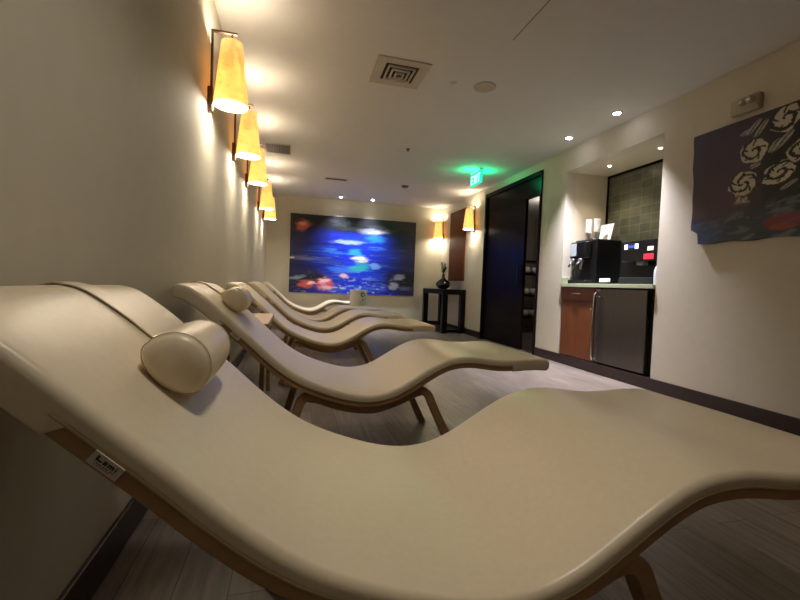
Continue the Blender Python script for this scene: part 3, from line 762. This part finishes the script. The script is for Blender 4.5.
# ------------------------------------------------------------------ exit sign
ex = thing('exit_sign', 'green glowing exit sign hanging from the ceiling beside the dark doorway', 'sign', (2.62, 5.70, 0))
obj('canopy', bx(-.03, .03, -.16, .16, ZC - .025, ZC), M['white'], ex, bevel=.004)
obj('sign_panel', bx(-.006, .006, -.20, .20, 2.42, ZC - .025), M['exit'], ex, bevel=.002)
lt = bmesh.new()
def seg(y0, z0, y1, z1, w=.016):
    a = Vector((0, y0, z0)); b = Vector((0, y1, z1)); d = (b - a).normalized(); n = Vector((0, -d.z, d.y)) * w / 2
    for x0, x1 in ((-.0085, -.006),):
        q = [a - n, b - n, b + n, a + n]
        v = [lt.verts.new((x0, p.y, p.z)) for p in q] + [lt.verts.new((x1, p.y, p.z)) for p in q]
        for f in ((0, 1, 2, 3), (7, 6, 5, 4), (0, 4, 5, 1), (1, 5, 6, 2), (2, 6, 7, 3), (3, 7, 4, 0)): lt.faces.new([v[i] for i in f])
zb, zt = 2.45, 2.58
# seen from the room (looking +X) the reader's right is -Y
y = .15
seg(y, zb, y, zt)
for z in (zb + .008, (zb + zt) / 2, zt - .008): seg(y + .008, z, y - .06, z)
seg(.065, zb, -.005, zt); seg(-.005, zb, .065, zt)
seg(-.04, zb, -.04, zt)
seg(-.105, zb, -.105, zt); seg(-.07, zt - .008, -.145, zt - .008)
obj('exit_lettering', lt, M['exitletter'], ex)['label'] = 'pale letters reading EXIT'
gl = bpy.data.lights.new('exit_glow', 'POINT'); gl.energy = 1.5; gl.color = lin('#00ffa0'); gl.shadow_soft_size = .08
go = bpy.data.objects.new('exit_glow', gl); COL.objects.link(go); go.location = (2.50, 5.68, 2.53)
go2 = bpy.data.objects.new('exit_glow', gl); COL.objects.link(go2); go2.location = (2.76, 5.66, 2.53)

# ------------------------------------------------------------------ ceiling fittings
vt = thing('ceiling_vent', 'square white ceiling air vent with stepped rings, nearest the camera', 'vent', (.81, 3.35, ZC))
def sqring(bm, o, i, z0, z1):
    box(bm, -o, o, -o, -i, z0, z1); box(bm, -o, o, i, o, z0, z1); box(bm, -o, -i, -i, i, z0, z1); box(bm, i, o, -i, i, z0, z1)
fm = bmesh.new(); sqring(fm, .215, .135, -.008, 0); obj('frame', fm, M['ventwhite'], vt, bevel=.002)
obj('opening', bx(-.135, .135, -.135, .135, -.003, -.0005), M['ventdark'], vt)
for o, z in ((.112, -.016), (.074, -.022), (.038, -.028)):
    b = bmesh.new(); sqring(b, o, o - .014, z, z + .014); obj('vane', b, M['ventwhite'], vt)
spk = thing('ceiling_speaker', 'round flat ceiling speaker right of the square air vent', 'speaker', (1.575, 3.335, ZC))
obj('rim', lathe([(.085, -.006), (.092, -.006), (.094, 0), (.083, 0)], 40), M['ventwhite'], spk, smooth=True)
obj('grille', lathe([(0, -.004), (.085, -.004), (.085, 0)], 40), M['ventgrey'], spk)
gr = thing('return_grille', 'grey-brown slotted ceiling grille above the left wall lamps', 'vent', (-.22, 5.74, ZC))
fm = bmesh.new(); box(fm, -.165, .165, -.2, -.185, -.01, 0); box(fm, -.165, .165, .185, .2, -.01, 0); box(fm, -.165, -.15, -.185, .185, -.01, 0); box(fm, .15, .165, -.185, .185, -.01, 0)
obj('frame', fm, M['ventwhite'], gr)
b = bmesh.new()
for k in range(14): box(b, -.15 + k * .0215, -.15 + k * .0215 + .013, -.185, .185, -.008, 0)
obj('slats', b, M['ventgrey'], gr); obj('backing', bx(-.15, .15, -.185, .185, -.003, 0), M['ventdark'], gr)
sl = thing('slot_diffuser', 'narrow dark ceiling slot vent in front of the far spotlights', 'vent', (.68, 7.05, ZC))
obj('frame', bx(-.19, .19, -.075, .075, -.006, 0), M['ventwhite'], sl); obj('slot', bx(-.17, .17, -.045, .02, -.009, -.006), M['ventdark'], sl)
tag(obj('sprinkler', lathe([(.0, -.035), (.012, -.03), (.006, -.012), (.024, -.006), (.024, 0)], 20), M['ventdark'], smooth=True, loc=(1.396, 5.138, ZC)), 'tiny dark sprinkler head in the middle of the ceiling', 'sprinkler')
tag(obj('smoke_detector', lathe([(0, -.03), (.05, -.028), (.065, -.01), (.066, 0)], 28), M['ventgrey'], smooth=True, loc=(1.884, 7.04, ZC)), 'small round smoke detector on the far part of the ceiling', 'detector')
tag(obj('smoke_sensor', lathe([(0, -.004), (.03, -.004), (.032, 0)], 24), M['ventwhite'], loc=(1.29, 3.36, ZC)), 'small flush round sensor on the ceiling between vent and speaker', 'sensor')

def downlight(x, y, z, r, lensm, lab, g, energy, col, spot=70, blend=.6):
    t = thing('downlight', lab, 'ceiling light', (x, y, z), 0, g)
    obj('trim_ring', lathe([(r * .72, -.004), (r, -.004), (r * 1.02, 0), (r * .72, 0)], 32), M['ventwhite'], t, smooth=True)
    obj('lens', lathe([(0, -.014), (r * .35, -.012), (r * .6, -.007), (r * .72, -.002), (r * .72, 0)], 32), lensm, t, smooth=True)
    l = bpy.data.lights.new('downlight_beam', 'SPOT'); l.energy = energy; l.color = lin(col); l.spot_size = R(spot); l.spot_blend = blend; l.shadow_soft_size = .03
    lo = bpy.data.objects.new('beam', l); COL.objects.link(lo); lo.parent = t; lo.location = (0, 0, -.02)
    return t
downlight(3.006, 3.387, ZC, .05, M['lens'], 'brightest recessed ceiling spot, in front of the drinks niche', 'cool ceiling spots by the drinks niche', 195, '#f3f0ff', 80, 1)
downlight(3.01, 4.105, ZC, .05, M['lens'], 'recessed ceiling spot before the niche, farther one toward the doorway', 'cool ceiling spots by the drinks niche', 195, '#f3f0ff', 80, 1)
downlight(.924, 8.464, ZC, .045, M['lens'], 'left one of two recessed spots above the blue painting', 'spots above the blue painting', 95, '#eef0ff', 93, 1)
downlight(1.589, 8.473, ZC, .045, M['lens'], 'right one of two recessed spots above the blue painting', 'spots above the blue painting', 95, '#eef0ff', 93, 1)
downlight(3.53, 4.043, NZ, .028, M['lensn'], 'small recessed spot in the niche ceiling, left one', 'small spots in the niche ceiling', 7, '#ffe9c8', 110, .8)
downlight(3.54, 3.375, NZ, .028, M['lensn'], 'small recessed spot in the niche ceiling, right one', 'small spots in the niche ceiling', 7, '#ffe9c8', 110, .8)

# unseen fill spots, added to brighten the nearest lounger and the room
for x, y, e in ((.3, -.9, 6), (.2, .75, 24)):
    l = bpy.data.lights.new('added_fill_spot', 'SPOT'); l.energy = e; l.color = lin('#fff4e8'); l.spot_size = R(120); l.spot_blend = 1; l.shadow_soft_size = .12
    lo = bpy.data.objects.new('added_fill_spot', l); COL.objects.link(lo); lo.location = (x, y, ZC - .02)
l = bpy.data.lights.new('added_passage_fill', 'POINT'); l.energy = 6; l.color = lin('#e8dcd0'); l.shadow_soft_size = .2  # unseen fill light, added to brighten the passage
lo = bpy.data.objects.new('added_passage_fill', l); COL.objects.link(lo); lo.location = (4.7, 6.9, 2.4)

# dim passage: a dark shelf with rolled towels
ts = thing('towel_rack', 'dim dark shelf unit standing in the passage beyond the doorway', 'shelf', (4.75, 7.75, 0))
b = bmesh.new()
box(b, -.5, -.46, -.2, .2, 0, 1.5); box(b, .46, .5, -.2, .2, 0, 1.5)
obj('side_panels', b, M['darkwood'], ts)
for z in (.3, .75, 1.2, 1.47): obj('shelf', bx(-.46, .46, -.2, .2, z, z + .03), M['darkwood'], ts)
tw = lathe([(0, 0), (.055, 0), (.07, .02), (.07, .30), (.055, .32), (0, .32)], 20, 'Y', (0, -.16, .07))
tw0 = obj('rolled_towel', tw, M['towel'], smooth=True)
first = True
for zi, z in enumerate((.33, .78, 1.23)):
    for k in range(5):
        c = tw0 if first else tw0.copy()
        if not first: COL.objects.link(c)
        first = False
        c.location = (4.75 - .36 + .18 * k, 7.75, z + .001)
        tag(c, 'white rolled towel on the %s shelf in the dim passage' % ('lowest', 'middle', 'upper')[zi], 'towel', 'rolled towels on the %s shelf' % ('lowest', 'middle', 'upper')[zi])

# ------------------------------------------------------------------ world, camera, view
w = bpy.data.worlds.new('World'); S.world = w; w.use_nodes = True
w.node_tree.nodes['Background'].inputs[0].default_value = (0, 0, 0, 1)
cam = bpy.data.cameras.new('Camera'); co_ = bpy.data.objects.new('Camera', cam); COL.objects.link(co_); S.camera = co_
cam.sensor_fit = 'HORIZONTAL'; cam.sensor_width = 36; cam.lens = 410.0 / 800 * 36; cam.clip_start = .02
rt = Vector((.96616144, -.25520061, .03747958)); dn = Vector((.02695173, -.0446272, -.99864008)); fw = Vector((.25652616, .96585768, -.03623898))
m3 = Matrix((rt, -dn, -fw)).transposed()
co_.matrix_world = Matrix.Translation((0, 0, CAMZ)) @ m3.to_4x4()
S.view_settings.view_transform = 'Standard'; S.view_settings.look = 'None'; S.view_settings.gamma = 1; S.view_settings.exposure = 1.27
S.view_settings.use_curve_mapping = False
S.cycles.use_denoising = True
S.cycles.max_bounces = 10; S.cycles.diffuse_bounces = 6; S.cycles.glossy_bounces = 4
S.cycles.sample_clamp_indirect = 6
